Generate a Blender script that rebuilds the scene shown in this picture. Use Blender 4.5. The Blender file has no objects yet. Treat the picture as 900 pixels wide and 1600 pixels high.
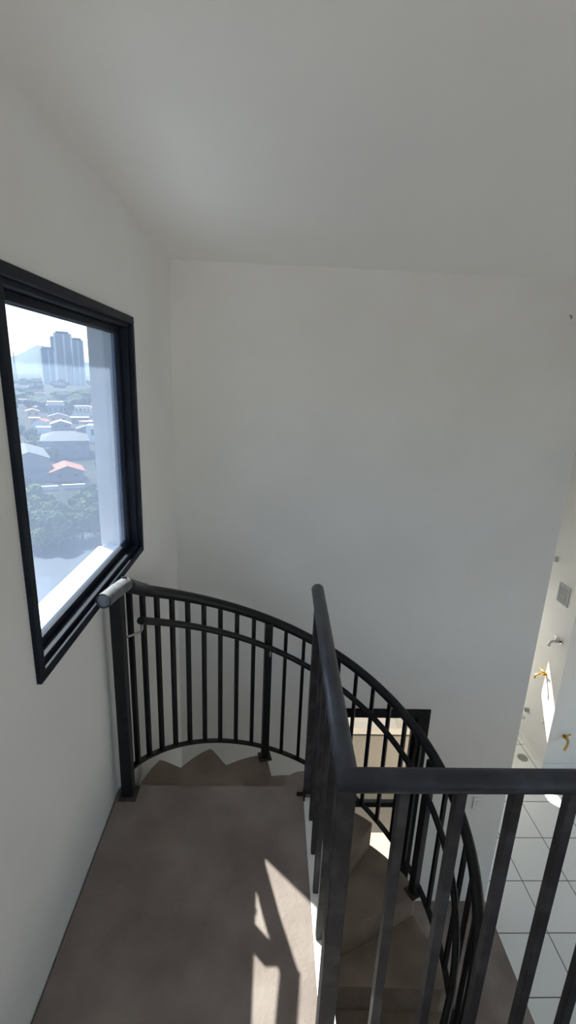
import bpy, bmesh, math, random
from mathutils import Vector, Matrix, noise

# ------------------------------------------------------------------ camera, sky, sun, exposure
SC = bpy.context.scene
COL = SC.collection
PI = math.pi

def make_camera():
    p, y, r = 0.27185, 0.0399, 0.04105
    fw = Vector((math.sin(y)*math.cos(p), math.cos(y)*math.cos(p), -math.sin(p)))
    rt = Vector((math.cos(y), -math.sin(y), 0))
    up = rt.cross(fw)
    rt2 = rt*math.cos(r) + up*math.sin(r)
    up2 = up*math.cos(r) - rt*math.sin(r)
    m = Matrix.Identity(4)
    for i in range(3):
        m[i][0], m[i][1], m[i][2] = rt2[i], up2[i], -fw[i]
    m[2][3] = 1.75
    cam = bpy.data.cameras.new('camera')
    cam.sensor_fit = 'VERTICAL'
    cam.sensor_height = 24.0
    cam.lens = 744.1/1600*24.0
    cam.clip_start = 0.02
    cam.clip_end = 30000
    o = bpy.data.objects.new('camera', cam)
    o.matrix_world = m
    COL.objects.link(o)
    SC.camera = o
make_camera()

SUN_DIR = Vector((1.0, -0.98, -1.57)).normalized()
SUN_STRENGTH = 8.5
SKY_STRENGTH = 0.17
EXPOSURE = 1.38

w = bpy.data.worlds.new('sky'); SC.world = w
w.use_nodes = True
nt = w.node_tree
sky = nt.nodes.new('ShaderNodeTexSky')
sky.sky_type = 'NISHITA'
sky.sun_disc = False
sky.sun_elevation = math.asin(-SUN_DIR.z)
sky.sun_rotation = math.atan2(-SUN_DIR.x, -SUN_DIR.y)
sky.altitude = 700
sky.dust_density = 2.5
sky.air_density = 1.0
bg = nt.nodes['Background']
bg.inputs['Strength'].default_value = SKY_STRENGTH
hazy = nt.nodes.new('ShaderNodeMix'); hazy.data_type = 'RGBA'; hazy.blend_type = 'MULTIPLY'; hazy.inputs[0].default_value = 1.0
hazy.inputs[7].default_value = (1.0, 0.96, 0.91, 1)
nt.links.new(sky.outputs[0], hazy.inputs[6]); nt.links.new(hazy.outputs[2], bg.inputs['Color'])

sun = bpy.data.lights.new('sun', 'SUN')
sun.energy = SUN_STRENGTH
sun.angle = math.radians(0.53)
sun.color = (1.0, 0.91, 0.78)
so = bpy.data.objects.new('sun', sun)
so.rotation_euler = SUN_DIR.to_track_quat('-Z', 'Y').to_euler()
so.location = (-8, 8, 14)
COL.objects.link(so)

SC.view_settings.view_transform = 'Standard'
SC.view_settings.look = 'None'
SC.view_settings.gamma = 1
SC.view_settings.exposure = EXPOSURE
SC.view_settings.use_curve_mapping = False
SC.cycles.use_denoising = True
SC.cycles.max_bounces = 14
SC.cycles.diffuse_bounces = 9
SC.cycles.transparent_max_bounces = 16
SC.cycles.volume_bounces = 1
SC.cycles.sample_clamp_indirect = 6.0

# ------------------------------------------------------------------ helpers
def mat(name, color, rough=0.6, metal=0.0, noise_scale=None, color2=None, bump=0.0, spec=0.5, detail=6, lo=0.35, hi=0.65, bump_scale=None):
    m = bpy.data.materials.new(name); m.use_nodes = True
    t = m.node_tree; b = t.nodes['Principled BSDF']
    b.inputs['Base Color'].default_value = (*color, 1)
    b.inputs['Roughness'].default_value = rough
    b.inputs['Metallic'].default_value = metal
    b.inputs['Specular IOR Level'].default_value = spec
    if noise_scale:
        tc = t.nodes.new('ShaderNodeTexCoord')
        n = t.nodes.new('ShaderNodeTexNoise'); n.inputs['Scale'].default_value = noise_scale; n.inputs['Detail'].default_value = detail
        t.links.new(tc.outputs['Object'], n.inputs['Vector'])
        cr = t.nodes.new('ShaderNodeValToRGB')
        cr.color_ramp.elements[0].position = lo; cr.color_ramp.elements[1].position = hi
        cr.color_ramp.elements[0].color = (*color, 1); cr.color_ramp.elements[1].color = (*(color2 or color), 1)
        t.links.new(n.outputs['Fac'], cr.inputs['Fac'])
        t.links.new(cr.outputs['Color'], b.inputs['Base Color'])
        if bump:
            n2 = n
            if bump_scale:
                n2 = t.nodes.new('ShaderNodeTexNoise'); n2.inputs['Scale'].default_value = bump_scale; n2.inputs['Detail'].default_value = 4
                t.links.new(tc.outputs['Object'], n2.inputs['Vector'])
            bp = t.nodes.new('ShaderNodeBump'); bp.inputs['Strength'].default_value = bump; bp.inputs['Distance'].default_value = 0.01
            t.links.new(n2.outputs['Fac'], bp.inputs['Height']); t.links.new(bp.outputs['Normal'], b.inputs['Normal'])
    return m

def glass_mat(name, dust=0.10, tint=(0.93, 0.97, 1.0), dust_col=(0.75, 0.85, 1.0)):
    m = bpy.data.materials.new(name); m.use_nodes = True
    t = m.node_tree; t.nodes.clear()
    out = t.nodes.new('ShaderNodeOutputMaterial')
    tr = t.nodes.new('ShaderNodeBsdfTransparent'); tr.inputs['Color'].default_value = (*tint, 1)
    gl = t.nodes.new('ShaderNodeBsdfGlossy'); gl.inputs['Roughness'].default_value = 0.02
    lw = t.nodes.new('ShaderNodeLayerWeight'); lw.inputs['Blend'].default_value = 0.5
    pw = t.nodes.new('ShaderNodeMath'); pw.operation = 'POWER'; pw.inputs[1].default_value = 5.0; t.links.new(lw.outputs['Facing'], pw.inputs[0])
    fr = t.nodes.new('ShaderNodeMath'); fr.operation = 'MULTIPLY_ADD'; fr.inputs[1].default_value = 0.6; fr.inputs[2].default_value = 0.025; t.links.new(pw.outputs[0], fr.inputs[0])
    mx = t.nodes.new('ShaderNodeMixShader')
    t.links.new(fr.outputs[0], mx.inputs[0]); t.links.new(tr.outputs[0], mx.inputs[1]); t.links.new(gl.outputs[0], mx.inputs[2])
    tl = t.nodes.new('ShaderNodeBsdfTranslucent'); tl.inputs['Color'].default_value = (*dust_col, 1)
    n = t.nodes.new('ShaderNodeTexNoise'); n.inputs['Scale'].default_value = 3.0; n.inputs['Detail'].default_value = 5
    tc = t.nodes.new('ShaderNodeTexCoord'); t.links.new(tc.outputs['Object'], n.inputs['Vector'])
    mr = t.nodes.new('ShaderNodeMapRange'); mr.inputs['To Min'].default_value = dust*0.75; mr.inputs['To Max'].default_value = dust*1.25
    t.links.new(n.outputs['Fac'], mr.inputs['Value'])
    m2 = t.nodes.new('ShaderNodeMixShader')
    t.links.new(mr.outputs[0], m2.inputs[0]); t.links.new(mx.outputs[0], m2.inputs[1]); t.links.new(tl.outputs[0], m2.inputs[2])
    t.links.new(m2.outputs[0], out.inputs['Surface'])
    return m

class MB:
    """collects shapes, builds one mesh object"""
    def __init__(s): s.bm = bmesh.new()
    def box(s, x0, x1, y0, y1, z0, z1, M=None):
        vs = [s.bm.verts.new((x, y, z)) for z in (z0, z1) for y in (y0, y1) for x in (x0, x1)]
        if M: 
            for v in vs: v.co = M @ v.co
        for f in ((0,2,3,1),(4,5,7,6),(0,1,5,4),(2,6,7,3),(0,4,6,2),(1,3,7,5)): s.bm.faces.new([vs[i] for i in f])
        return s
    def prism(s, poly, axis, a, b):
        """poly 2D extruded along axis from a to b; axis 'x': poly=(y,z); 'y': (x,z); 'z': (x,y)"""
        def P(u, v, t): return {'x': (t, u, v), 'y': (u, t, v), 'z': (u, v, t)}[axis]
        A = [s.bm.verts.new(P(u, v, a)) for u, v in poly]; B = [s.bm.verts.new(P(u, v, b)) for u, v in poly]
        n = len(poly)
        s.bm.faces.new(A[::-1]); s.bm.faces.new(B)
        for i in range(n): s.bm.faces.new((A[i], A[(i+1) % n], B[(i+1) % n], B[i]))
        return s
    def tube(s, pts, r, seg=14, cap=True, radii=None, smooth=True):
        pts = [Vector(p) for p in pts]; n = len(pts); rings = []
        up = None
        for i in range(n):
            d = (pts[min(i+1, n-1)] - pts[i]).normalized() + (pts[i] - pts[max(i-1, 0)]).normalized()
            d.normalize()
            if up is None:
                up = Vector((0, 0, 1)) if abs(d.z) < 0.9 else Vector((0, 1, 0))
            up = (up - d*up.dot(d)).normalized(); side = d.cross(up)
            k = 1.0
            if 0 < i < n-1:
                c = (pts[i+1]-pts[i]).normalized().dot(d); k = 1/max(c, 0.6)
            rr = radii[i] if radii else r
            # mitre: stretch across the bend plane
            bend = ((pts[min(i+1, n-1)]-pts[i]).normalized() - (pts[i]-pts[max(i-1, 0)]).normalized()) if 0 < i < n-1 else Vector()
            ring = []
            for j in range(seg):
                a = 2*PI*j/seg
                o = (side*math.cos(a) + up*math.sin(a))*rr
                if bend.length > 1e-4:
                    bn = bend.normalized(); o = o + bn*(o.dot(bn))*(k-1)
                ring.append(s.bm.verts.new(pts[i]+o))
            rings.append(ring)
        for i in range(n-1):
            for j in range(seg):
                f = s.bm.faces.new((rings[i][j], rings[i][(j+1) % seg], rings[i+1][(j+1) % seg], rings[i+1][j])); f.smooth = smooth
        if cap:
            s.bm.faces.new(rings[0][::-1]); s.bm.faces.new(rings[-1])
        return s
    def ribbon(s, pts, radial, wdt, hgt):
        """flat bar along pts; radial = list of horizontal unit vectors"""
        rings = []
        for p, rd in zip(pts, radial):
            p = Vector(p); rd = Vector(rd)*wdt/2; u = Vector((0, 0, hgt/2))
            rings.append([s.bm.verts.new(q) for q in (p-rd-u, p+rd-u, p+rd+u, p-rd+u)])
        for a, b in zip(rings, rings[1:]):
            for j in range(4): s.bm.faces.new((a[j], a[(j+1) % 4], b[(j+1) % 4], b[j]))
        s.bm.faces.new(rings[0][::-1]); s.bm.faces.new(rings[-1])
        return s
    def ball(s, c, r, sub=2, sq=(1, 1, 1), amp=0.0, freq=1.0, seed=0):
        res = bmesh.ops.create_icosphere(s.bm, subdivisions=sub, radius=1.0)
        for v in res['verts']:
            d = v.co.normalized()
            k = 1 + amp*noise.noise(d*freq + Vector((seed*7.3, seed*3.1, seed)))
            v.co = Vector(c) + Vector((d.x*sq[0], d.y*sq[1], d.z*sq[2]))*r*k
        return s
    def build(s, name, m, parent=None, bevel=0.0, kind=None, smooth_angle=None):
        bmesh.ops.recalc_face_normals(s.bm, faces=s.bm.faces[:])
        me = bpy.data.meshes.new(name); s.bm.to_mesh(me); s.bm.free()
        me.materials.append(m)
        o = bpy.data.objects.new(name, me); COL.objects.link(o)
        if parent: o.parent = parent; o.matrix_parent_inverse = parent.matrix_basis.inverted()
        if bevel:
            b = o.modifiers.new('bevel', 'BEVEL'); b.width = bevel; b.segments = 2; b.limit_method = 'ANGLE'
        if kind: o['kind'] = kind
        return o

def thing(name, label, cat, loc=(0, 0, 0), group=None):
    o = bpy.data.objects.new(name, None); o.empty_display_size = 0.1
    o.location = loc; COL.objects.link(o)
    tag(o, label, cat, group); return o
def tag(o, label, cat, group=None, kind=None):
    o['label'] = label; o['category'] = cat
    if group: o['group'] = group
    if kind: o['kind'] = kind
    return o

# ------------------------------------------------------------------ materials
M = {}
M['wall'] = mat('white_wall_paint', (0.74, 0.73, 0.71), 0.85, noise_scale=2.2, color2=(0.77, 0.765, 0.75), bump=0.06, bump_scale=45)
M['ceil'] = mat('ceiling_paint', (0.89, 0.875, 0.845), 0.9, noise_scale=1.5, color2=(0.91, 0.895, 0.865))
M['conc'] = mat('brown_concrete', (0.19, 0.150, 0.132), 0.8, noise_scale=4.0, color2=(0.275, 0.230, 0.205), bump=0.25, detail=10, lo=0.36, hi=0.66, bump_scale=60)
M['conc_tread'] = mat('dusty_tread_concrete', (0.13, 0.10, 0.08), 0.85, noise_scale=6.0, color2=(0.19, 0.15, 0.12), bump=0.3, detail=10, bump_scale=70)
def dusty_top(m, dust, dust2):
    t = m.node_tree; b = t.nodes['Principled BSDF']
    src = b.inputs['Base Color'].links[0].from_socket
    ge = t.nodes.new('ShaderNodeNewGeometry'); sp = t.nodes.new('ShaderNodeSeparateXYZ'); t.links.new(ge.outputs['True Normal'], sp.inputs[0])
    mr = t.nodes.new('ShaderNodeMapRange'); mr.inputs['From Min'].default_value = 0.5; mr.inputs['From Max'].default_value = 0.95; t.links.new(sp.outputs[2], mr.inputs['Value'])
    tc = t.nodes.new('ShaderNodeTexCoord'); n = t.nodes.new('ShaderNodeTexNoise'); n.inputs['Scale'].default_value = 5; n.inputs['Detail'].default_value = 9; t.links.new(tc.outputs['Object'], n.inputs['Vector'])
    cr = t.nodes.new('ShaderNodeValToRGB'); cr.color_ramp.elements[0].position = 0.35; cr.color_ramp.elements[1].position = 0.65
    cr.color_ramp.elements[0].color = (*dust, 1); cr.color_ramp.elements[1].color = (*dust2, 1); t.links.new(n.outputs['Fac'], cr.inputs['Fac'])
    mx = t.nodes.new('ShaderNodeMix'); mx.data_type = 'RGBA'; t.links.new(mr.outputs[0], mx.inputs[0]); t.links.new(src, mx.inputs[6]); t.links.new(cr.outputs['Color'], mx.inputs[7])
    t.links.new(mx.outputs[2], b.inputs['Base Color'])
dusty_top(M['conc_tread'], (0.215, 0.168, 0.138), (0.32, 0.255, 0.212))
M['under'] = mat('white_slab_paint', (0.7, 0.69, 0.66), 0.85)
M['black'] = mat('black_satin_steel', (0.009, 0.0092, 0.0105), 0.45, noise_scale=30, color2=(0.016, 0.0165, 0.018), spec=0.25, bump=0.05, lo=0.4, hi=0.75)
M['dusty'] = mat('dusty_black_steel', (0.022, 0.025, 0.034), 0.42, noise_scale=14, color2=(0.055, 0.064, 0.085), spec=0.4, bump=0.05, lo=0.45, hi=0.8)
M['bar'] = mat('black_bar_steel', (0.006, 0.006, 0.0065), 0.5, noise_scale=18, color2=(0.012, 0.0115, 0.012), spec=0.2, lo=0.45, hi=0.8)
M['rail_bar'] = mat('dusty_black_bar_steel', (0.026, 0.024, 0.026), 0.5, noise_scale=14, color2=(0.075, 0.073, 0.077), spec=0.2, lo=0.45, hi=0.8)
M['alu'] = mat('dark_aluminium', (0.007, 0.010, 0.018), 0.5, noise_scale=8, color2=(0.011, 0.015, 0.025), spec=0.14)
M['alu_in'] = mat('dark_grey_aluminium', (0.03, 0.04, 0.055), 0.4, noise_scale=8, color2=(0.04, 0.05, 0.07))
M['sill'] = mat('white_plaster', (0.72, 0.72, 0.72), 0.8, noise_scale=9, color2=(0.80, 0.80, 0.79), bump=0.1)
M['glass'] = glass_mat('dusty_glass', 0.08, (0.82, 0.88, 0.92), (0.47, 0.60, 0.86))
M['clear'] = glass_mat('door_glass', 0.01, (0.97, 0.97, 0.95))
M['beige'] = mat('beige_plaster', (0.40, 0.36, 0.31), 0.85, noise_scale=5, color2=(0.43, 0.39, 0.335), bump=0.08)
M['cream'] = mat('cream_floor_tile', (0.24, 0.22, 0.185), 0.6, noise_scale=4, color2=(0.26, 0.24, 0.20))
M['trimwhite'] = mat('white_trim', (0.78, 0.77, 0.75), 0.6, noise_scale=10, color2=(0.82, 0.81, 0.79))
M['plastic'] = mat('white_plastic', (0.72, 0.72, 0.70), 0.4)
M['grey'] = mat('grey_plastic', (0.42, 0.43, 0.44), 0.5)
M['darkgrey'] = mat('dark_grey_plastic', (0.2, 0.2, 0.2), 0.5)
M['chrome'] = mat('chrome', (0.55, 0.55, 0.55), 0.25, 1.0)
M['brass'] = mat('brass', (0.62, 0.42, 0.16), 0.35, 1.0)
M['steel'] = mat('brushed_steel', (0.38, 0.36, 0.33), 0.4, 0.9)

def tile_mat():
    m = bpy.data.materials.new('white_floor_tile'); m.use_nodes = True
    t = m.node_tree; b = t.nodes['Principled BSDF']
    tc = t.nodes.new('ShaderNodeTexCoord'); mp = t.nodes.new('ShaderNodeMapping')
    mp.inputs['Location'].default_value = (-1.992, -0.242, 0)
    t.links.new(tc.outputs['Object'], mp.inputs['Vector'])
    br = t.nodes.new('ShaderNodeTexBrick')
    br.offset = 0; br.squash = 1
    br.inputs['Scale'].default_value = 1.0
    br.inputs['Brick Width'].default_value = 0.4275; br.inputs['Row Height'].default_value = 0.4275
    br.inputs['Mortar Size'].default_value = 0.0045; br.inputs['Mortar Smooth'].default_value = 0.1
    br.inputs['Color1'].default_value = (0.83, 0.84, 0.825, 1); br.inputs['Color2'].default_value = (0.81, 0.82, 0.81, 1)
    br.inputs['Mortar'].default_value = (0.14, 0.135, 0.125, 1)
    t.links.new(mp.outputs[0], br.inputs['Vector']); t.links.new(br.outputs['Color'], b.inputs['Base Color'])
    b.inputs['Roughness'].default_value = 0.35
    return m
M['tile'] = tile_mat()
M['plate'] = mat('concrete_spattered_plate', (0.035, 0.028, 0.022), 0.8, noise_scale=25, color2=(0.09, 0.075, 0.06), bump=0.3)

# ------------------------------------------------------------------ room shell
XL, XLO = -0.622, -0.80          # inner and outer face of the window wall
YF = 3.06                        # far wall
ZC, ZL = 2.388, -2.60            # ceiling, lower floor
XR, YB = 5.4, -2.5
WY0, WY1, WZ0, WZ1 = 1.165, 2.195, 0.935, 1.962   # window opening

m = MB()
def wall_x(m, x0, x1, y0, y1, z0, z1, holes):
    """wall slab with constant x, rectangular holes (y0,y1,z0,z1), no two sharing a y range"""
    ys = y0
    for (a, b, c, d) in sorted(holes):
        m.box(x0, x1, ys, a, z0, z1); m.box(x0, x1, a, b, z0, c); m.box(x0, x1, a, b, d, z1); ys = b
    m.box(x0, x1, ys, y1, z0, z1)
def wall_y(m, y0, y1, x0, x1, z0, z1, holes):
    xs = x0
    for (a, b, c, d) in sorted(holes):
        m.box(xs, a, y0, y1, z0, z1); m.box(a, b, y0, y1, z0, c); m.box(a, b, y0, y1, d, z1); xs = b
    m.box(xs, x1, y0, y1, z0, z1)

REARW = (-2.1, -0.6, 0.35, 2.0)
wall_x(m, XLO, XL, YB-0.15, YF+0.14, ZL-0.2, ZC+0.2, [(WY0, WY1, WZ0, WZ1), REARW])
m.build('wall_left', M['wall'], kind='structure')
DX0, DX1, DZ1 = 0.50, 1.275, -0.632
m = MB(); wall_y(m, YF, YF+0.14, XL, 1.993, ZL-0.2, ZC+0.2, [(DX0, DX1, ZL, DZ1)])
m.build('wall_front', M['wall'], kind='structure')
m = MB(); m.box(XLO, XR+0.15, YB-0.15, 5.75, ZC, ZC+0.2); m.build('ceiling', M['ceil'], kind='structure')
# back and right walls with added daylight openings, behind and beside the photographer
m = MB(); wall_y(m, YB-0.15, YB, XL, XR, -0.1, ZC+0.2, [(-0.45, 3.6, 0.03, 2.3)]); wall_y(m, YB-0.15, YB, XL, XR, ZL-0.2, -0.1, [(3.3, 5.2, -2.55, -0.8)]); m.build('wall_back', M['wall'], kind='structure')
m = MB(); wall_x(m, XR, XR+0.15, YB-0.15, 5.75, ZL-0.2, ZC+0.2, [(1.0, 4.45, -2.55, -0.75), (-2.2, 0.8, -2.55, -0.35)]); m.build('wall_right', M['wall'], kind='structure')
# laundry corner beyond the end of the far wall
LX, LYB, LYE = 3.336, 4.56, 5.6
m = MB(); m.box(LX, XR, LYB, LYE+0.15, ZL-0.2, ZC); m.build('wall_laundry', M['wall'], kind='structure')
t0, t1 = LYE-4.838, LYE-4.533
k = 1.57/0.98
hx0, hx1 = LX-t1/0.98, LX-t0/0.98
hz_hi = -1.335+t0*k; hz_lo = -1.79+t0*k
FRX0, FRX1, FRZ0, FRZ1 = 2.62, 3.30, -2.3, -0.5
m = MB(); wall_y(m, LYE, LYE+0.10, 1.993, LX, ZL-0.2, ZC, [(hx0-0.102, hx1, hz_lo, hz_hi+0.16), (FRX0, FRX1, FRZ0, FRZ1)])
m.build('wall_laundry_end', M['wall'], kind='structure')
m = MB(); wall_x(m, 1.87, 1.993, YF+0.14, LYE+0.10, ZL-0.2, ZC, [(5.24, 5.57, -0.76, -0.36)]); m.build('wall_laundry_side', M['wall'], kind='structure')
m = MB(); m.box(LX-0.012, LX, LYB-0.012, LYE, ZL, ZL+0.07); m.build('baseboard_laundry', M['trimwhite'], bevel=0.002, kind='structure')
m = MB(); m.box(LX, XR, LYB-0.012, LYB, ZL, ZL+0.07); m.build('baseboard_laundry_front', M['trimwhite'], bevel=0.002, kind='structure')

# floors
m = MB(); m.box(1.993, XR, YB, LYE, ZL-0.15, ZL); m.build('floor_tiled', M['tile'], kind='structure')
m = MB(); m.box(XL, 1.993, YB, YF+0.14, ZL-0.15, ZL); m.build('floor_lower', M['conc'], kind='structure')
m = MB()
m.prism([(XL+0.006, YB), (XR, YB), (XR, 0.868), (0.183, 0.868), (0.183, 1.715), (XL+0.006, 1.715)], 'z', -0.055, 0.0)
m.build('floor_landing', M['conc'], kind='structure')
m = MB()
m.prism([(XL, YB), (XR, YB), (XR, 0.866), (0.181, 0.866), (0.181, 1.713), (XL, 1.713)], 'z', -0.17, -0.055)
m.build('floor_slab', M['under'], kind='structure')
m = MB(); m.box(0.183, 0.232, 0.868, 1.66, -0.17, -0.001); m.build('trim_landing_edge', M['trimwhite'], bevel=0.003, kind='structure')

# ------------------------------------------------------------------ window in the left wall
def ring_x(m, x0, x1, y0, y1, z0, z1, wd):
    m.box(x0, x1, y0, y1, z0, z0+wd); m.box(x0, x1, y0, y1, z1-wd, z1)
    m.box(x0, x1, y0, y0+wd, z0+wd, z1-wd); m.box(x0, x1, y1-wd, y1, z0+wd, z1-wd)
    return m
win = bpy.data.objects.new('window_1', None); COL.objects.link(win); win.location = (XL, (WY0+WY1)/2, WZ0); win['kind'] = 'structure'
ring_x(MB(), XL-0.02, XL+0.014, WY0-0.018, WY1+0.018, WZ0-0.018, WZ1+0.018, 0.030).build('casing', M['alu'], win, bevel=0.003)
ring_x(MB(), XL-0.075, XL-0.004, WY0, WY1, WZ0, WZ1, 0.028).build('frame', M['alu'], win, bevel=0.002)
ring_x(MB(), XL-0.065, XL-0.035, WY0+0.028, WY1-0.028, WZ0+0.028, WZ1-0.028, 0.026).build('sash', M['alu'], win, bevel=0.002)
ring_x(MB(), XL-0.060, XL-0.056, WY0+0.052, WY1-0.052, WZ0+0.052, WZ1-0.052, 0.006).build('gasket', M['alu_in'], win)
MB().box(XL-0.0535, XL-0.0495, WY0+0.05, WY1-0.05, WZ0+0.05, WZ1-0.05).build('glass_pane', M['glass'], win)
m = MB(); m.prism([(XLO-0.02, WZ0-0.01), (XL-0.075, WZ0-0.01), (XL-0.075, WZ0+0.012), (XLO-0.02, WZ0+0.002)], 'y', WY0, WY1)
m.build('outer_sill', M['sill'], win)

M['reveal'] = mat('shaded_white_plaster', (0.30, 0.30, 0.30), 0.85, noise_scale=9, color2=(0.34, 0.34, 0.335), bump=0.1)  # thin linings; shade on the white plaster is put into this grey
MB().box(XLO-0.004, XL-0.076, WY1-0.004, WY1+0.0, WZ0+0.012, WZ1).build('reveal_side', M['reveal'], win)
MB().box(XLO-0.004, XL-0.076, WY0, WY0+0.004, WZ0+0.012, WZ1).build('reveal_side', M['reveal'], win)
# unseen windows, added and sized to light the room from behind and beside
def simple_window(name, axis, c, a0, a1, z0, z1, n):
    e = bpy.data.objects.new(name, None); COL.objects.link(e); e['kind'] = 'structure'
    e.location = (c, a0, z0) if axis == 'x' else (a0, c, z0)
    m = MB()
    B = (lambda u0, u1, v0, v1: m.box(c-0.03, c+0.03, u0, u1, v0, v1)) if axis == 'x' else (lambda u0, u1, v0, v1: m.box(u0, u1, c-0.03, c+0.03, v0, v1))
    f = 0.045
    B(a0, a1, z0, z0+f); B(a0, a1, z1-f, z1)
    for i in range(n+1):
        u = a0 + (a1-a0-f)*i/n; B(u, u+f, z0+f, z1-f)
    m.build('frame', M['alu'], e)
    for i in range(n):
        u0 = a0+(a1-a0-f)*i/n+f; u1 = a0+(a1-a0-f)*(i+1)/n
        g = MB()
        if axis == 'x': g.box(c-0.003, c+0.003, u0, u1, z0+f, z1-f)
        else: g.box(u0, u1, c-0.003, c+0.003, z0+f, z1-f)
        g.build('glass_pane', M['clear'], e)
simple_window('window_fill_2', 'y', YB-0.08, -0.45, 3.6, 0.03, 2.3, 4)
simple_window('window_fill_7', 'y', YB-0.08, 3.3, 5.2, -2.55, -0.8, 2)
simple_window('window_fill_3', 'x', XR+0.07, 1.0, 4.45, -2.55, -0.75, 3)
simple_window('window_fill_4', 'x', XR+0.07, -2.2, 0.8, -2.55, -0.35, 3)
simple_window('window_fill_5', 'x', XL-0.09, REARW[0], REARW[1], REARW[2], REARW[3], 2)

fw_ = bpy.data.objects.new('window_fill_6', None); COL.objects.link(fw_); fw_['kind'] = 'structure'; fw_.location = (FRX0, LYE+0.05, FRZ0)  # unseen frosted window, added as a soft light source for the laundry walls
m = MB()
for z in (FRZ0, (FRZ0+FRZ1)/2-0.02, FRZ1-0.04): m.box(FRX0, FRX1, LYE+0.02, LYE+0.07, z, z+0.04)
m.box(FRX0, FRX0+0.04, LYE+0.02, LYE+0.07, FRZ0+0.04, FRZ1-0.04); m.box(FRX1-0.04, FRX1, LYE+0.02, LYE+0.07, FRZ0+0.04, FRZ1-0.04)
m.build('frame', M['alu'], fw_)
MB().box(FRX0+0.04, FRX1-0.04, LYE+0.045, LYE+0.048, FRZ0+0.04, FRZ1-0.04).build('frosted_pane', glass_mat('frosted_glass', 1.0, (1, 1, 1), (0.8, 0.8, 0.76)), fw_)

# ------------------------------------------------------------------ glazed door in the far wall, and the balcony behind it, under an added cover
door = bpy.data.objects.new('door_1', None); COL.objects.link(door); door.location = ((DX0+DX1)/2, YF, ZL); door['kind'] = 'structure'
m = MB()
m.box(DX0, DX1, YF-0.012, YF+0.09, DZ1-0.075, DZ1); m.box(DX0, DX0+0.085, YF-0.012, YF+0.09, ZL, DZ1-0.075); m.box(DX1-0.085, DX1, YF-0.012, YF+0.09, ZL, DZ1-0.075)
m.build('frame', M['bar'], door, bevel=0.003)
lx0, lx1 = DX0+0.085, DX1-0.085
m = MB()
m.box(lx0, lx1, YF+0.03, YF+0.07, DZ1-0.105, DZ1-0.075); m.box(lx0, lx0+0.03, YF+0.03, YF+0.07, ZL+0.01, DZ1-0.105); m.box(lx1-0.03, lx1, YF+0.03, YF+0.07, ZL+0.01, DZ1-0.105)
m.box(lx0+0.03, lx1-0.03, YF+0.03, YF+0.07, -1.607, -1.562); m.box(lx0+0.03, lx1-0.03, YF+0.03, YF+0.07, ZL+0.01, ZL+0.06)
leaf = m.build('door_leaf', M['bar'], door, bevel=0.002)
MB().box(lx0+0.03, lx1-0.03, YF+0.048, YF+0.052, -1.562, DZ1-0.105).build('glass_pane', M['clear'], leaf)
MB().box(lx0+0.03, lx1-0.03, YF+0.048, YF+0.052, ZL+0.06, -1.607).build('glass_pane', M['clear'], leaf)
m = MB(); m.tube([(lx0+0.015, YF+0.03, -1.58), (lx0+0.015, YF-0.012, -1.58), (lx0+0.11, YF-0.012, -1.58)], 0.008, 8); m.build('handle', M['steel'], leaf)
m = MB(); m.box(XLO, 1.87, YF+0.14, 4.32, ZL-0.15, ZL); m.build('floor_balcony', M['cream'], kind='structure')
m = MB(); m.box(XLO, 1.87, 4.20, 4.27, ZL, ZL+0.745); m.build('wall_balcony', M['beige'], kind='structure')
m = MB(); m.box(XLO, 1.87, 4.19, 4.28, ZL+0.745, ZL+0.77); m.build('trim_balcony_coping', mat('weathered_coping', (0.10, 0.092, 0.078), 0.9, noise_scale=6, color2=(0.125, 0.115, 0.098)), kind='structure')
m = MB(); m.box(XLO, 1.87, YF+0.14, 4.32, -0.79, -0.64); m.build('ceiling_balcony_sunblock', M['under'], kind='structure')  # unseen overhang, added to stop sun entering through the door
m = MB(); wall_x(m, 1.84, 1.87, 4.32, LYE+0.10, ZL-0.2, ZC, [(5.1, 5.69, -1.0, -0.1)]); m.build('wall_darkening_sheet', mat('darkened_render', (0.10, 0.092, 0.078), 0.9, noise_scale=3, color2=(0.13, 0.12, 0.10)), kind='structure')  # added dark sheet toning down the sunlit white outer wall
m = MB(); m.box(-4, 9, 5.85, 14, -9, -4.2); m.build('roof_neighbour', mat('pale_roof_screed', (0.085, 0.080, 0.070), 0.9, noise_scale=2, color2=(0.095, 0.09, 0.079)), kind='structure')

# ------------------------------------------------------------------ spiral staircase
CX, CY = 0.19, 1.71
STEP, RISE, ROUT = 26.0, 0.18, 0.805
def polar(th, r, z=0.0):
    a = math.radians(th); return Vector((CX + r*math.cos(a), CY + r*math.sin(a), z))
stair = thing('spiral_staircase', 'brown concrete spiral staircase with wedge-shaped steps winding down from the landing', 'staircase', (CX, CY, ZL))
m = MB()
m.prism([tuple(polar(i*15, 0.095).xy) for i in range(24)], 'z', ZL, -0.002)
m.build('centre_column', M['conc'], stair)
for i in range(1, 15):
    th0 = 180-STEP*(i-1)+(0.0 if i > 1 else 0); th1 = 180-STEP*i
    z = -RISE*i
    if z < ZL+0.05: break
    m = MB()
    n = 6
    pin = [polar(th0+1.5 + (th1-th0-1.5)*j/n, 0.09) for j in range(n+1)]
    # the outer edge of each step is a flat chord with softly rounded leading corner
    pout = [polar(th0+1.5 + (th1-th0-1.5)*j/n, ROUT) for j in range(n+1)]
    c = pout[-1]; prev = pout[-2]
    back = polar(th1, ROUT-0.03)
    pout[-1] = c*0.75 + prev*0.1 + back*0.15
    pout.append(back)
    poly = [tuple(p.xy) for p in pin] + [tuple(p.xy) for p in reversed(pout)]
    m.prism(poly, 'z', z-RISE-0.0, z)
    # thinner sloping body under the step
    m.build('step', M['conc_tread'], stair, bevel=0.004)

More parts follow.
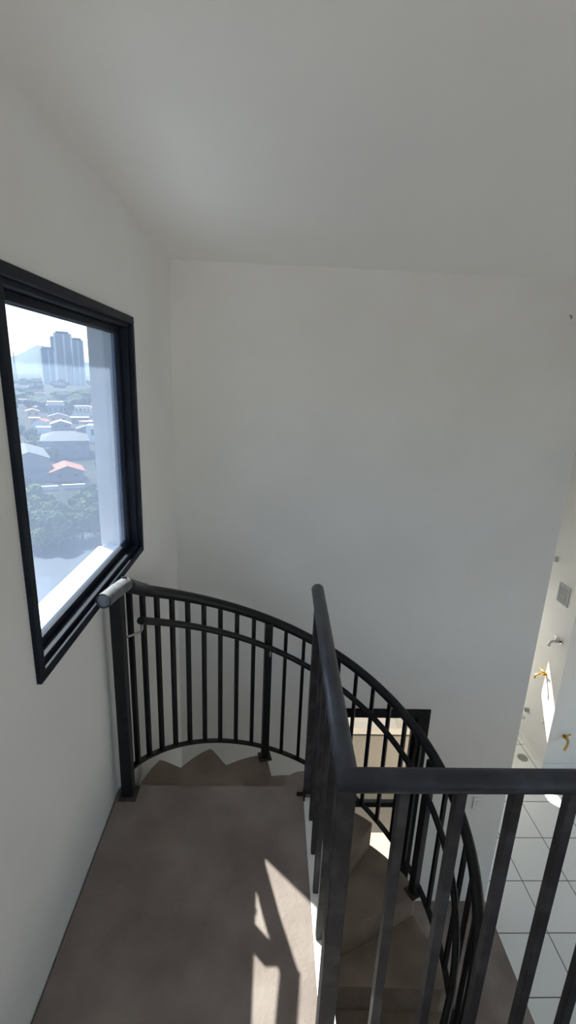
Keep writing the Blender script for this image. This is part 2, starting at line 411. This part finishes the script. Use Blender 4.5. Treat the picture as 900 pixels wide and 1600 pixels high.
# ------------------------------------------------------------------ curved guard rail around the stair
RR = 0.795
def ztop(th): return 0.28 + 0.0071*(th-85)
def zbot(th): return -0.34 + 0.0069*(th-123)
guard = thing('curved_railing', 'black steel railing curving down around the outer edge of the spiral stair', 'railing', (-0.574, 1.671, 0))
TH_END = -150
pts = [(-0.553, 1.485, 1.003), (-0.530, 1.640, 0.995)]
helix = [polar(th, RR, ztop(th)) for th in [x for x in range(158, TH_END-1, -4)]]
pts = [Vector(p) for p in pts]
m = MB()
mid = [Vector((-0.545, 1.76, 0.932)), Vector((-0.551, 1.89, 0.862))]
main = [pts[1]+Vector((0.0, 0.0, 0.0))] + mid + helix
m.tube(main, 0.0265, 18)
top_rail = m.build('top_rail', M['black'], guard)
# plain stub of pipe welded on the upper end, grey with dust
m = MB(); m.tube([pts[0], pts[0].lerp(pts[1], 0.5), pts[1]+Vector((0.004, 0.012, -0.002))], 0.0268, 18, cap=False)
m.tube([pts[0]+(pts[1]-pts[0]).normalized()*0.004, pts[0]+(pts[1]-pts[0]).normalized()*0.006], 0.022, 18)
stub_mat = mat('chalky_grey_dust', (0.09, 0.095, 0.105), 0.7, noise_scale=40, color2=(0.16, 0.165, 0.18))
o = m.build('rail_stub', stub_mat, top_rail); o['label'] = 'short grey dusty pipe end of the railing'
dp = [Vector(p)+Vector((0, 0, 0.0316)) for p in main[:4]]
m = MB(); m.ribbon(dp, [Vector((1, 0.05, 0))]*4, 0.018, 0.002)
m.build('sunlit_dust_streak', mat('sunlit_pale_dust', (0.30, 0.30, 0.31), 0.9, noise_scale=50, color2=(0.42, 0.42, 0.42)), top_rail)  # pale ribbon puts the sunlight on the dusty rail top into its colour
m = MB(); ths = list(range(176, TH_END-1, -3))
m.ribbon([polar(t, RR, zbot(t)) for t in ths], [polar(t, 1)-polar(t, 0) for t in ths], 0.030, 0.012); m.build('bottom_rail', M['black'], guard)
# inner hand rail
RI = 0.722
def zin(th): return ztop(th)-0.143
m = MB(); m.tube([polar(t, RI, zin(t)) for t in range(172, TH_END-1, -4)], 0.0165, 12)
hand = m.build('hand_rail', M['black'], guard)
def bracket(p0, th, drop=False):
    q = polar(th, RI, zin(th)); a = Vector(p0); b = Vector((q.x, q.y, min(a.z, q.z-0.02)))
    if drop: b.z = q.z-0.05
    m = MB(); m.tube([a, a.lerp(b, 0.85), b+Vector((0, 0, 0.012)), q], 0.005, 8); m.build('bracket', M['steel'], hand)
def sq(m, p, th, s, z0, z1):
    R = Matrix.Translation((p.x, p.y, 0)) @ Matrix.Rotation(math.radians(th), 4, 'Z')
    m.box(-s/2, s/2, -s/2, s/2, z0, z1, R)
def curved_post(th, p, ztread, s=0.042, top=None):
    m = MB(); sq(m, p, th, s, ztread+0.006, top if top else ztop(th)-0.01)
    po = m.build('post', M['black'], guard, bevel=0.003)
    m = MB(); sq(m, p, th, 0.078, ztread, ztread+0.007); m.build('base_plate', M['plate'], po, bevel=0.002)
curved_post(180, Vector((-0.570, 1.668, 0)), 0.0, 0.046, 0.975)
bracket((-0.545, 1.690, 0.748), 171, drop=True)
for i in range(1, 5):
    th = 180-78*i+1.0
    if th < TH_END: break
    curved_post(th, polar(th, 0.778), -RISE*3*i)
    q = polar(th, 0.76, zin(th)-0.055); bracket(q, th)
bars = [175.3-7.35*j for j in range(10)]
for i in range(1, 4):
    a = 180-78*i+1.0
    bars += [a-7.8*j for j in range(1, 10)]
for th in bars:
    if th < TH_END+2: continue
    m = MB(); sq(m, polar(th, RR), th, 0.0195, zbot(th), ztop(min(th, 168))+max(0, th-168)*0.010-0.015); m.build('baluster', M['bar'], guard)

# ------------------------------------------------------------------ straight guard rail along the landing
ZR = 0.92
land = thing('landing_railing', 'black steel railing with a mitred corner along the landing and beside the stair', 'railing', (0.19, 0.832, 0))
PA, PB, PC = Vector((0.207, 1.80, ZR)), Vector((0.186, 0.832, ZR)), Vector((2.4, 0.836, ZR))
m = MB(); m.tube([PA, PA.lerp(PB, 0.5), PB, PC], 0.0255, 20); m.build('top_rail', M['dusty'], land)
def xy_on_y(y): t = (y-0.832)/(1.80-0.832); return PB.lerp(PA, t)
def upright(name, x, y, s, z0, z1, bev=0.003, mm='rail_bar'):
    m = MB(); m.box(x-s/2, x+s/2, y-s/2, y+s/2, z0, z1); return m.build(name, M[mm], land, bevel=bev)
corner = upright('post', 0.184, 0.836, 0.042, 0.0, ZR-0.008)
MB().box(0.145, 0.225, 0.79, 0.867, 0, 0.006).build('base_plate', M['bar'], corner)
p = xy_on_y(1.70)
endp = upright('post', p.x+0.004, 1.70, 0.042, -0.16, ZR-0.008)
m = MB(); m.box(0.155, 0.183, 1.666, 1.680, -0.012, 0.008); m.box(0.183, 0.189, 1.640, 1.679, -0.09, 0.03); m.build('bracket', M['bar'], endp, bevel=0.002)
for j in range(1, 6):
    y = 0.832+0.868*j/6
    q = xy_on_y(y); upright('baluster', q.x+0.010, y, 0.022, 0.0, ZR-0.01, 0.002)
for j in range(1, 16):
    upright('baluster', 0.186+0.1265*j, 0.834, 0.0235, 0.0, ZR-0.01, 0.002)
endq = upright('post', 2.36, 0.836, 0.042, 0.0, ZR-0.008)

# ------------------------------------------------------------------ wall fittings
def plate(name, label, cat, x, z, w_, h_, dev):
    e = thing(name, label, cat, (x, YF, z))
    MB().box(x-w_/2, x+w_/2, YF-0.008, YF, z-h_/2, z+h_/2).build('cover_plate', M['wall'], e, bevel=0.002)
    dev(e, x, z)
plate('power_outlet', 'white power outlet plate on the far wall behind the curved railing', 'outlet', 0.17, -0.715, 0.072, 0.115,
      lambda e, x, z: MB().box(x-0.02, x+0.02, YF-0.011, YF-0.007, z-0.022, z+0.022).build('socket', M['plastic'], e, bevel=0.002))
plate('light_switch', 'white light switch plate low on the far wall near its open end', 'switch', 1.765, -1.52, 0.072, 0.115,
      lambda e, x, z: MB().box(x-0.012, x+0.012, YF-0.012, YF-0.007, z-0.025, z+0.025).build('rocker', M['plastic'], e, bevel=0.002))
e = thing('wall_hook', 'tiny dark hook screwed high into the far wall below the ceiling', 'hook', (1.79, YF, 2.18))
m = MB(); m.tube([(1.787, YF, 2.19), (1.787, YF-0.018, 2.186), (1.787, YF-0.024, 2.176), (1.787, YF-0.018, 2.168)], 0.0035, 8); m.build('hook', M['darkgrey'], e)
MB().ball((1.787, YF-0.002, 2.19), 0.008, 2, (1, 0.4, 1)).build('rosette', M['plastic'], e)

# laundry fittings on the white wall that faces the stair
gr = thing('vent_grille', 'square grey slatted vent grille high on the white laundry wall', 'vent', (LX, 4.815, -0.46))
m = MB(); ring_x(m, LX-0.014, LX, 4.715, 4.915, -0.575, -0.35, 0.016); m.build('frame', M['grey'], gr, bevel=0.002)
m = MB()
for i in range(9):
    z = -0.548+i*0.0225; m.box(LX-0.012, LX-0.002, 4.73, 4.90, z-0.004, z+0.008)
m.box(LX-0.012, LX-0.003, 4.811, 4.819, -0.56, -0.365)
m.build('slats', M['grey'], gr)
MB().box(LX-0.0025, LX-0.0005, 4.73, 4.90, -0.56, -0.365).build('backing', M['darkgrey'], gr)

def wall_tap(name, label, y, z, mm, s=1.0, lever=True):
    e = thing(name, label, 'tap', (LX, y, z))
    m = MB(); m.tube([(LX, y, z), (LX-0.006*s, y, z)], 0.026*s, 16); m.build('flange', M[mm], e)
    m = MB(); m.tube([(LX-0.006*s, y, z), (LX-0.07*s, y, z), (LX-0.10*s, y, z-0.012*s), (LX-0.108*s, y, z-0.045*s)], 0.0125*s, 12); m.build('spout', M[mm], e)
    m = MB(); m.tube([(LX-0.045*s, y, z), (LX-0.045*s, y, z+0.04*s)], 0.008*s, 10)
    if lever: m.tube([(LX-0.045*s, y+0.045*s, z+0.042*s), (LX-0.045*s, y-0.045*s, z+0.042*s)], 0.008*s, 10)
    m.build('handle', M[mm], e); return e
wall_tap('wall_tap', 'chrome wall tap below the grey vent grille', 4.70, -0.985, 'chrome', 1.25)
wall_tap('wall_tap', 'brass wall tap in the sunlit patch of the laundry wall', 4.835, -1.50, 'brass', 1.2)
e = thing('drain_outlet', 'small dark waste pipe outlet low on the laundry wall', 'pipe', (LX, 5.03, -2.15))
MB().tube([(LX, 5.03, -2.15), (LX-0.035, 5.03, -2.15)], 0.030, 14).build('collar', M['grey'], e)
MB().tube([(LX-0.034, 5.03, -2.15), (LX-0.037, 5.03, -2.15)], 0.022, 14).build('bore', M['darkgrey'], e)
e = thing('water_plug', 'small white plastic plug just above the laundry baseboard', 'cap', (LX, 5.08, -2.30))
MB().tube([(LX, 5.08, -2.30), (LX-0.03, 5.08, -2.30)], 0.026, 14).build('cap', M['plastic'], e)
MB().tube([(LX-0.03, 5.08, -2.30), (LX-0.045, 5.08, -2.30)], 0.014, 6).build('nut', M['plastic'], e)
e = thing('pipe_stub', 'white pipe stub at the edge of the sunlit patch on the laundry wall', 'pipe', (LX, 4.72, -2.06))
MB().tube([(LX, 4.72, -2.06), (LX-0.03, 4.72, -2.06)], 0.018, 14).build('pipe', M['plastic'], e)
MB().tube([(LX, 4.72, -2.06), (LX-0.005, 4.72, -2.06)], 0.028, 14).build('collar', M['plastic'], e)
e = thing('wall_clip', 'small grey clip above the vent grille on the laundry wall', 'clip', (LX, 5.06, -0.13))
MB().box(LX-0.03, LX, 5.045, 5.075, -0.16, -0.10).build('clip', M['grey'], e, bevel=0.004)
# brass valve on the front face
BX, BZ = 3.52, -2.14
e = thing('brass_valve', 'brass garden valve with a bent spout on the beige-lit laundry wall end', 'valve', (BX, LYB, BZ))
MB().tube([(BX, LYB, BZ), (BX, LYB-0.008, BZ)], 0.028, 16).build('flange', M['brass'], e)
MB().tube([(BX, LYB-0.006, BZ), (BX, LYB-0.07, BZ), (BX-0.012, LYB-0.10, BZ-0.02), (BX-0.05, LYB-0.115, BZ-0.10)], 0.015, 12).build('spout', M['brass'], e)
MB().tube([(BX, LYB-0.05, BZ), (BX, LYB-0.05, BZ+0.05), (BX+0.03, LYB-0.06, BZ+0.075)], 0.010, 10).build('handle', M['brass'], e)
# floor drain
e = thing('floor_drain', 'round steel floor drain cover in the white tiles by the laundry wall', 'drain', (3.185, 4.72, ZL))
m = MB(); m.prism([(3.185+0.062*math.cos(i*PI/12), 4.72+0.062*math.sin(i*PI/12)) for i in range(24)], 'z', ZL, ZL+0.006); m.build('cover', M['steel'], e, bevel=0.002)
m = MB()
for i in range(5):
    x = 3.185-0.036+i*0.018; L = 0.04-0.006*abs(i-2); m.box(x-0.003, x+0.003, 4.72-L, 4.72+L, ZL+0.0055, ZL+0.0075)
m.build('slots', M['darkgrey'], e)

# ------------------------------------------------------------------ the town outside
GZ = -32.0
rnd = random.Random(5)
M['leaf'] = mat('tree_foliage', (0.012, 0.030, 0.009), 0.7, noise_scale=1.1, color2=(0.055, 0.09, 0.024), detail=12, bump=0.6, spec=0.04)
M['leaf2'] = mat('pale_foliage', (0.022, 0.042, 0.012), 0.7, noise_scale=2.0, color2=(0.13, 0.17, 0.055), detail=12, bump=0.6, spec=0.04)
M['leaf_far'] = mat('distant_foliage', (0.014, 0.024, 0.014), 0.8, noise_scale=0.5, color2=(0.040, 0.056, 0.032), detail=8, spec=0.04)
M['bark'] = mat('tree_bark', (0.08, 0.06, 0.045), 0.9, spec=0.04)
M['ground'] = mat('town_ground', (0.018, 0.023, 0.018), 0.9, noise_scale=0.03, color2=(0.045, 0.046, 0.042), detail=14, spec=0.04)
M['bounce_ground'] = mat('pale_bounce_ground', (0.33, 0.345, 0.355), 0.9, noise_scale=0.05, color2=(0.39, 0.405, 0.415), detail=8)
M['water'] = mat('river_water', (0.05, 0.06, 0.075), 0.35, spec=0.12, noise_scale=0.05, color2=(0.065, 0.075, 0.09))
M['roofgrey'] = mat('grey_sheet_roof', (0.085, 0.09, 0.10), 0.7, noise_scale=0.6, color2=(0.12, 0.125, 0.13), spec=0.04)
M['roofwhite'] = mat('white_sheet_roof', (0.42, 0.42, 0.41), 0.6, noise_scale=0.6, color2=(0.5, 0.5, 0.48), spec=0.04)
M['roofred'] = mat('clay_tile_roof', (0.23, 0.10, 0.07), 0.8, noise_scale=0.8, color2=(0.28, 0.13, 0.09), spec=0.04)
M['rooftan'] = mat('tan_tile_roof', (0.28, 0.22, 0.17), 0.8, noise_scale=0.8, color2=(0.33, 0.26, 0.20), spec=0.04)
M['hwall'] = mat('grey_render', (0.15, 0.155, 0.165), 0.85, noise_scale=0.4, color2=(0.19, 0.195, 0.20), spec=0.04)
M['hwhite'] = mat('white_render', (0.65, 0.65, 0.63), 0.85, noise_scale=0.4, color2=(0.72, 0.72, 0.70), spec=0.04)
M['hsalmon'] = mat('salmon_render', (0.55, 0.33, 0.24), 0.85, noise_scale=0.4, color2=(0.60, 0.37, 0.28), spec=0.04)
M['hill'] = mat('hill_forest', (0.035, 0.055, 0.03), 0.9, noise_scale=0.004, color2=(0.06, 0.08, 0.045), detail=10, spec=0.04)

m = MB(); m.box(-9000, -26, -3000, 9000, GZ-1, GZ); m.build('ground', M['ground'], kind='structure')
m = MB(); m.prism([(-28, 30), (-28, 108), (-38.0, 103), (-44, 92.5), (-52, 87), (-75, 80), (-110, 70), (-110, 10)], 'z', GZ, GZ+0.12)
m.build('river', M['water'], kind='structure')

def dirpt(az, d): a = math.radians(az); return (d*math.sin(a), d*math.cos(a))

m = MB(); m.box(-26, 6000, -6000, 6000, GZ-1, GZ); m.build('ground_bounce', M['bounce_ground'], kind='structure')  # unseen ground, added and made pale to bounce sunlight into the rooms

# mountain ridge
rg = [(-70, .5), (-50, .9), (-40, .7), (-32, .9), (-29, .8), (-27.2, 1.1), (-26.3, 1.6), (-25.4, 2.1), (-24.7, 2.35), (-24, 2.1), (-23, 1.7), (-22, 1.3), (-21, 1.0), (-20, .9), (-15, 1.1), (-5, .7), (10, .8)]
m = MB(); A = []; Bq = []; Cq = []
N = 160
for i in range(N+1):
    az = -70+80*i/N
    for (a0, e0), (a1, e1) in zip(rg, rg[1:]):
        if a0 <= az <= a1: el = e0+(e1-e0)*(az-a0)/(a1-a0); break
    el += 0.10*noise.noise(Vector((az*0.9, 3.3, 0))) + 0.05*noise.noise(Vector((az*2.7, 1.3, 0)))
    h = 5200*math.tan(math.radians(el))
    x, y = dirpt(az, 5200); A.append(m.bm.verts.new((x, y, h)))
    x, y = dirpt(az, 3900+300*noise.noise(Vector((az*.5, 0, 0)))); Bq.append(m.bm.verts.new((x, y, GZ+0.2)))
    x, y = dirpt(az, 7000); Cq.append(m.bm.verts.new((x, y, GZ)))
for i in range(N):
    m.bm.faces.new((A[i], A[i+1], Bq[i+1], Bq[i])); m.bm.faces.new((A[i+1], A[i], Cq[i], Cq[i+1]))
hill = m.build('mountain', M['hill']); tag(hill, 'pale blue hazy mountain ridge on the horizon beyond the towers', 'mountain')

# high-rise towers
def facade(name, c1, c2, sx, sz):
    mm = bpy.data.materials.new(name); mm.use_nodes = True; t = mm.node_tree; b = t.nodes['Principled BSDF']
    tc = t.nodes.new('ShaderNodeTexCoord'); sp = t.nodes.new('ShaderNodeSeparateXYZ'); t.links.new(tc.outputs['Object'], sp.inputs[0])
    ad = t.nodes.new('ShaderNodeMath'); ad.operation = 'ADD'; t.links.new(sp.outputs[0], ad.inputs[0]); t.links.new(sp.outputs[1], ad.inputs[1])
    cb = t.nodes.new('ShaderNodeCombineXYZ'); t.links.new(ad.outputs[0], cb.inputs[0]); t.links.new(sp.outputs[2], cb.inputs[1])
    br = t.nodes.new('ShaderNodeTexBrick'); br.offset = 0; br.inputs['Scale'].default_value = 1
    br.inputs['Brick Width'].default_value = sx; br.inputs['Row Height'].default_value = sz; br.inputs['Mortar Size'].default_value = 0.8; br.inputs['Mortar Smooth'].default_value = 0.0
    br.inputs['Color1'].default_value = (*c2, 1); br.inputs['Color2'].default_value = (*[c*1.25 for c in c2], 1); br.inputs['Mortar'].default_value = (*c1, 1)
    t.links.new(cb.outputs[0], br.inputs['Vector']); t.links.new(br.outputs['Color'], b.inputs['Base Color']); b.inputs['Roughness'].default_value = 0.7
    return mm
fac = facade('tower_facade', (0.45, 0.45, 0.47), (0.10, 0.11, 0.14), 4.2, 3.1)
def tower(label, az, d, wd, dp, top, steps, turn):
    x, y = dirpt(az, d)
    e = thing('apartment_tower', label, 'tower', (x, y, GZ), group='high-rise towers on the horizon')
    R = Matrix.Translation((x, y, 0)) @ Matrix.Rotation(math.radians(-az+turn), 4, 'Z')
    m = MB(); m.box(-wd/2, wd/2, -dp/2, dp/2, GZ, top, R)
    for (a, b_, zt) in steps: m.box(a, b_, -dp/2+2, dp/2-1, GZ, zt, R)
    m.build('tower_block', fac, e)
    for fx in (-0.5, 0.0, 0.42):
        m = MB(); m.box(wd*fx, wd*fx+wd*0.09, -dp/2-1.2, -dp/2, GZ, top-2, R); m.build('pilaster', M['hwhite'], e)
    m = MB(); m.box(-wd*0.36, wd*0.36, -dp*0.3, dp*0.3, top, top+4.5, R); m.build('roof_house', M['hwall'], e)
tower('lower left slab of the hazy high-rise cluster stepping up beside the tallest', -24.1, 1280, 29, 18, 46, [(-10, 12, 51)], 8)
tower('tallest hazy high-rise tower in the middle of the cluster', -22.55, 1340, 40, 20, 86, [(-27, -18, 78)], 4)
tower('slim right hazy high-rise tower, a little lower than the tallest', -21.2, 1300, 26, 18, 71, [], 6)
mx, my = dirpt(-27.15, 900)
mast = thing('radio_mast', 'thin hazy lattice radio mast standing before the mountain', 'mast', (mx, my, GZ))
m = MB()
for sx, sy in ((-1, -1), (1, -1), (1, 1), (-1, 1)): m.tube([(mx+sx*2.6, my+sy*2.6, GZ), (mx+sx*0.5, my+sy*0.5, 26)], 0.22, 5)
for i in range(14):
    z0 = GZ+i*4.2; z1 = z0+4.2; r0 = 2.6-2.1*(z0-GZ)/58; r1 = 2.6-2.1*(z1-GZ)/58
    m.tube([(mx-r0, my-r0, z0), (mx+r1, my-r1, z1)], 0.13, 4); m.tube([(mx+r0, my+r0, z0), (mx-r1, my+r1, z1)], 0.13, 4)
m.build('lattice', M['hwall'], mast)
m = MB(); m.tube([(mx, my, 25), (mx, my, 30)], 0.2, 5); m.build('antenna', M['hwhite'], mast)

# houses
def house(name, label, cat, x, y, wd, dp, h, rise, wallm, roofm, turn=0, over=0.5, extra=None, hip=False, wins=0):
    az = math.degrees(math.atan2(x, y))
    e = thing(name, label, cat, (x, y, GZ))
    R = Matrix.Translation((x, y, GZ)) @ Matrix.Rotation(math.radians(-az+turn), 4, 'Z')
    def T(m):
        for v in m.bm.verts: v.co = R @ v.co
        return m
    m = MB()
    if rise > 0 and not hip: m.prism([(-wd/2, 0), (wd/2, 0), (wd/2, h), (0, h+rise), (-wd/2, h)], 'y', 0, dp)
    else: m.box(-wd/2, wd/2, 0, dp, 0, h)
    T(m).build('walls', M[wallm], e)
    m = MB(); t = 0.25
    if rise > 0 and hip:
        a = wd/2+over
        vs = [m.bm.verts.new(v) for v in ((-a, -over, h), (a, -over, h), (a, dp+over, h), (-a, dp+over, h), (-a*0.35, dp/2, h+rise), (a*0.35, dp/2, h+rise))]
        for f in ((0, 1, 5, 4), (1, 2, 5), (2, 3, 4, 5), (3, 0, 4), (3, 2, 1, 0)): m.bm.faces.new([vs[i] for i in f])
    elif rise > 0:
        s = rise/(wd/2); a = wd/2+over
        m.prism([(-a, h-over*s), (0, h+rise), (a, h-over*s), (a, h-over*s+t), (0, h+rise+t), (-a, h-over*s+t)], 'y', -over, dp+over)
    else: m.box(-wd/2-over, wd/2+over, -over, dp+over, h, h+t)
    T(m).build('roof', M[roofm], e)
    for i in range(wins):
        u = -wd/2 + wd*(i+0.5)/wins
        m = MB(); m.box(u-0.7, u+0.7, -0.06, 0, h*0.45, h*0.8); T(m).build('window', M['alu_in'], e)
    if extra: extra(e, T)
    return e
def shed_extra(e, T):
    m = MB(); m.prism([(-0.5, 3.0), (-4.5, 2.3), (-4.5, 2.5), (-0.5, 3.2)], 'x', -6.5, 6.3); T(m).build('awning', M['roofgrey'], e)
    m = MB(); m.box(-6.6, 6.4, -4.5, -4.3, 0, 2.3); T(m).build('front_wall', M['hwall'], e)
house('shed', 'grey gabled shed with a pale roof edge and a lower awning in front', 'shed', -75.3, 149.5, 11.2, 22, 6.6, 2.0, 'hwall', 'roofgrey', 3, 0.4, shed_extra)
house('warehouse', 'wide grey hip-roofed warehouse behind the orange-roofed house', 'warehouse', -81.0, 190.0, 17, 22, 7.0, 2.6, 'hwall', 'roofgrey', 0, 0.6, hip=True)
house('house', 'low house with a bright orange clay gable roof', 'house', -63.7, 149.2, 9.4, 10, 3.0, 1.7, 'hwall', 'roofred', 4, 0.5, wins=2)
house('building', 'blue-grey building with a thick white flat roof below the towers', 'building', -158.9, 361.0, 11.0, 12, 8.5, 0, 'hwall', 'roofwhite', 0, 0.6, lambda e, T: T(MB().box(-5.5, 5.5, 0.5, 9, 8.7, 11.2)).build('roof_tank', M['roofwhite'], e), wins=3)
house('house', 'small salmon house with a tan roof, topmost of the pair by the trees', 'house', -172.4, 354.4, 8.5, 9, 4.2, 1.4, 'hsalmon', 'rooftan', 2, 0.5, wins=2)
house('house', 'small salmon house with a flat pale roof below its pair', 'house', -151.2, 312.5, 6.0, 7, 3.4, 0, 'hsalmon', 'roofwhite', 2, 0.4, wins=1)
house('house', 'grey house with a low salmon gable below the white-topped building', 'house', -142.0, 325.7, 12, 10, 3.6, 1.8, 'hsalmon', 'roofgrey', 0, 0.6, wins=2)
house('house', 'grey house with a pale tan gable roof above the warehouse', 'house', -122.5, 283.5, 10.5, 10, 3.4, 1.7, 'hwall', 'rooftan', 0, 0.6, wins=2)
house('building', 'tall white block with a bright flat roof beside the window reveal', 'building', -87.1, 235.9, 6.0, 8, 8.2, 0, 'hwhite', 'roofwhite', -14, 0.15, wins=1)
house('building', 'pale two-storey building with balconies near the window reveal', 'building', -142.5, 369.0, 11, 9, 8.0, 0, 'hwhite', 'rooftan', 0, 0.3, lambda e, T: T(MB().box(-5, 5, -1.2, 0, 3.9, 4.9)).build('balcony', M['hsalmon'], e), wins=4)
house('building', 'long low building with a white strip roof', 'building', -126.9, 322.5, 11, 7, 3.8, 0, 'hwall', 'roofwhite', 0, 0.4, wins=3)
house('building', 'tiny white roofed building alone among the grey trees', 'building', -124.3, 265.6, 6.5, 6, 3.0, 0, 'hwhite', 'roofwhite', 0, 0.4)
house('building', 'far white warehouse roof at the foot of the towers', 'building', -612.7, 1379.4, 34, 20, 7, 0, 'hwhite', 'roofwhite', 0, 1)
house('building', 'far white roof beside the slim tower', 'building', -520.2, 1410.8, 26, 20, 9, 0, 'hwhite', 'roofwhite', 0, 1)
house('building', 'small far white roof among the trees below the mast', 'building', -631.1, 1262.8, 17, 12, 10, 0, 'hwhite', 'roofwhite', 0, 1)
house('building', 'far low white roof at the window frame', 'building', -407.6, 770.5, 17, 10, 8, 0, 'hwhite', 'roofwhite', 0, 1)
house('building', 'far long white roof in the middle distance', 'building', -386.0, 806.7, 18, 8, 6, 0, 'hwhite', 'roofwhite', 0, 1)
for k_, (x, y, wd) in enumerate([(-205, 470, 10), (-176, 440, 9), (-232, 520, 11), (-188, 402, 8), (-250, 500, 9), (-150, 420, 9), (-215, 600, 12), (-300, 640, 12), (-265, 720, 14), (-100, 262, 8), (-112, 300, 8), (-138, 290, 7), (-330, 900, 14), (-420, 980, 16)]):
    o = house('house', 'small grey-roofed house half lost in the hazy suburb trees', 'house', x, y, wd, 8, 3.6, 1.4 if k_ % 2 else 0, ('hwall', 'hsalmon', 'hwhite')[k_ % 3], ('roofgrey', 'rooftan', 'roofred')[k_ % 3], rnd.uniform(-25, 25), 0.5)
    o['group'] = 'small houses among the trees'
for lab, x, y, wd in (('white boundary wall above the river trees, left length', -64.5, 136.0, 6.0), ('white boundary wall above the river trees, right length', -58.2, 139.6, 6.0)):
    az = math.degrees(math.atan2(x, y)); R = Matrix.Translation((x, y, GZ)) @ Matrix.Rotation(math.radians(-az), 4, 'Z')
    e = thing('boundary_wall', lab, 'wall', (x, y, GZ))
    m = MB(); m.box(-wd/2, wd/2, 0, 0.3, 0, 1.1, R); m.build('panel', M['hwhite'], e)
    m = MB(); m.box(-wd/2-0.1, wd/2+0.1, -0.5, 0.7, 1.1, 1.3, R); m.build('coping', M['roofwhite'], e)

# trees
def crown_mesh(name, m_, seed, leaves=500, blobs=11, r=3.2, sub=3):
    rr = random.Random(seed); m = MB()
    for i in range(blobs):
        a = rr.uniform(0, 2*PI); d = rr.uniform(0, r*0.75); z = rr.uniform(-0.25, 0.75)*r*0.8
        m.ball((d*math.cos(a), d*math.sin(a), z), r*rr.uniform(0.32, 0.58), sub, (1, 1, rr.uniform(.7, 1)), 0.55, 2.6, seed+i)
    for i in range(leaves):
        d = Vector((rr.gauss(0, 1), rr.gauss(0, 1), rr.gauss(0.15, 0.8))).normalized()
        p = d*r*rr.uniform(0.75, 1.22); s = rr.uniform(0.12, 0.34)
        u = Vector((rr.gauss(0, 1), rr.gauss(0, 1), rr.gauss(0, 1))).normalized(); v = u.orthogonal().normalized()
        m.bm.faces.new([m.bm.verts.new(p+q) for q in (-u*s, v*s*0.6, u*s, -v*s*0.6)])
    me = bpy.data.meshes.new(name)
    m.bm.to_mesh(me); m.bm.free(); me.materials.append(m_); return me
crowns = [crown_mesh('crown', M['leaf'], 3), crown_mesh('crown', M['leaf2'], 8, 650), crown_mesh('crown', M['leaf'], 15, 600, 14), crown_mesh('crown', M['leaf2'], 21)]
mt = MB(); mt.tube([(0, 0, 0), (0.1, 0.05, 2), (-0.05, 0.1, 4.5)], 0.25, 8, radii=[0.35, 0.24, 0.16]); trunk_o = mt.build('trunk', M['bark']); trunk_me = trunk_o.data
bpy.data.objects.remove(trunk_o)
def bank_tree(x, y, s, k):
    e = thing('riverbank_tree', 'leafy green tree in the thicket along the river bank', 'tree', (x, y, GZ), 'trees along the river bank')
    e.rotation_euler.z = rnd.uniform(0, 6.28); e.scale = (s, s, s*rnd.uniform(.85, 1.1))
    for nm, me, z in (('crown', crowns[k % 4], 4.6), ('trunk', trunk_me, 0)):
        o = bpy.data.objects.new(nm, me); COL.objects.link(o); o.parent = e; o.location = (0, 0, z)
for k_ in range(95):
    d = rnd.uniform(100, 134) if k_ > 26 else rnd.uniform(96, 108)
    az = rnd.uniform(-38, -12)
    x, y = dirpt(az, d)
    s = rnd.uniform(0.55, 1.0)*(0.75 if d > 122 else 1.0)
    bank_tree(x, y, s, rnd.randrange(4))
far_crowns = [crown_mesh('suburb_tree', M['leaf_far'], 31, 0, 9, 4.0, 2), crown_mesh('suburb_tree', M['leaf_far'], 37, 0, 11, 4.0, 2), crown_mesh('suburb_tree', M['leaf'], 41, 80, 9, 4.0, 2)]
occ = [(-75, 158, 14), (-81, 198, 14), (-63.7, 150, 9), (-158.9, 366, 9), (-172, 358, 7), (-151, 316, 6), (-142, 330, 8), (-122, 288, 8), (-87, 240, 8), (-142, 373, 8), (-127, 326, 8)]
n = 0
while n < 290:
    d = 150*(1/0.10)**rnd.random() if n > 150 else rnd.uniform(145, 420)
    az = rnd.uniform(-36, -14)
    x, y = dirpt(az, d)
    if any(math.hypot(x-a, y-b) < r for a, b, r in occ): continue
    # keep the view lines to the catalogued houses mostly open
    if any(abs(math.degrees(math.atan2(x, y)-math.atan2(a, b))) < 1.6 and 0.82*math.hypot(a, b) < d < math.hypot(a, b) for a, b, r in occ): continue
    o = bpy.data.objects.new('suburb_tree', far_crowns[n % 3]); COL.objects.link(o)
    s = rnd.uniform(0.5, 0.95) if d < 450 else rnd.uniform(1.0, 2.2)
    o.location = (x, y, GZ+2.2*s); o.scale = (s*(1.0 if d < 450 else 1.8), s*(1.0 if d < 450 else 1.8), s); o.rotation_euler.z = rnd.uniform(0, 6.28)
    tag(o, 'dark rounded tree scattered among the houses of the hazy suburb', 'tree', 'suburb trees'); n += 1

# morning haze over the town
hz = bpy.data.materials.new('haze'); hz.use_nodes = True; t = hz.node_tree; t.nodes.clear()
out = t.nodes.new('ShaderNodeOutputMaterial'); vs = t.nodes.new('ShaderNodeVolumeScatter')
vs.inputs['Color'].default_value = (0.105, 0.135, 0.185, 1); vs.inputs['Density'].default_value = 0.0005; vs.inputs['Anisotropy'].default_value = 0.2
t.links.new(vs.outputs[0], out.inputs['Volume'])
m = MB(); m.box(-8800, -30, -200, 8800, GZ+0.3, 160)
o = m.build('haze', hz); tag(o, 'pale blue haze hanging over the town outside the window', 'haze', kind='stuff')
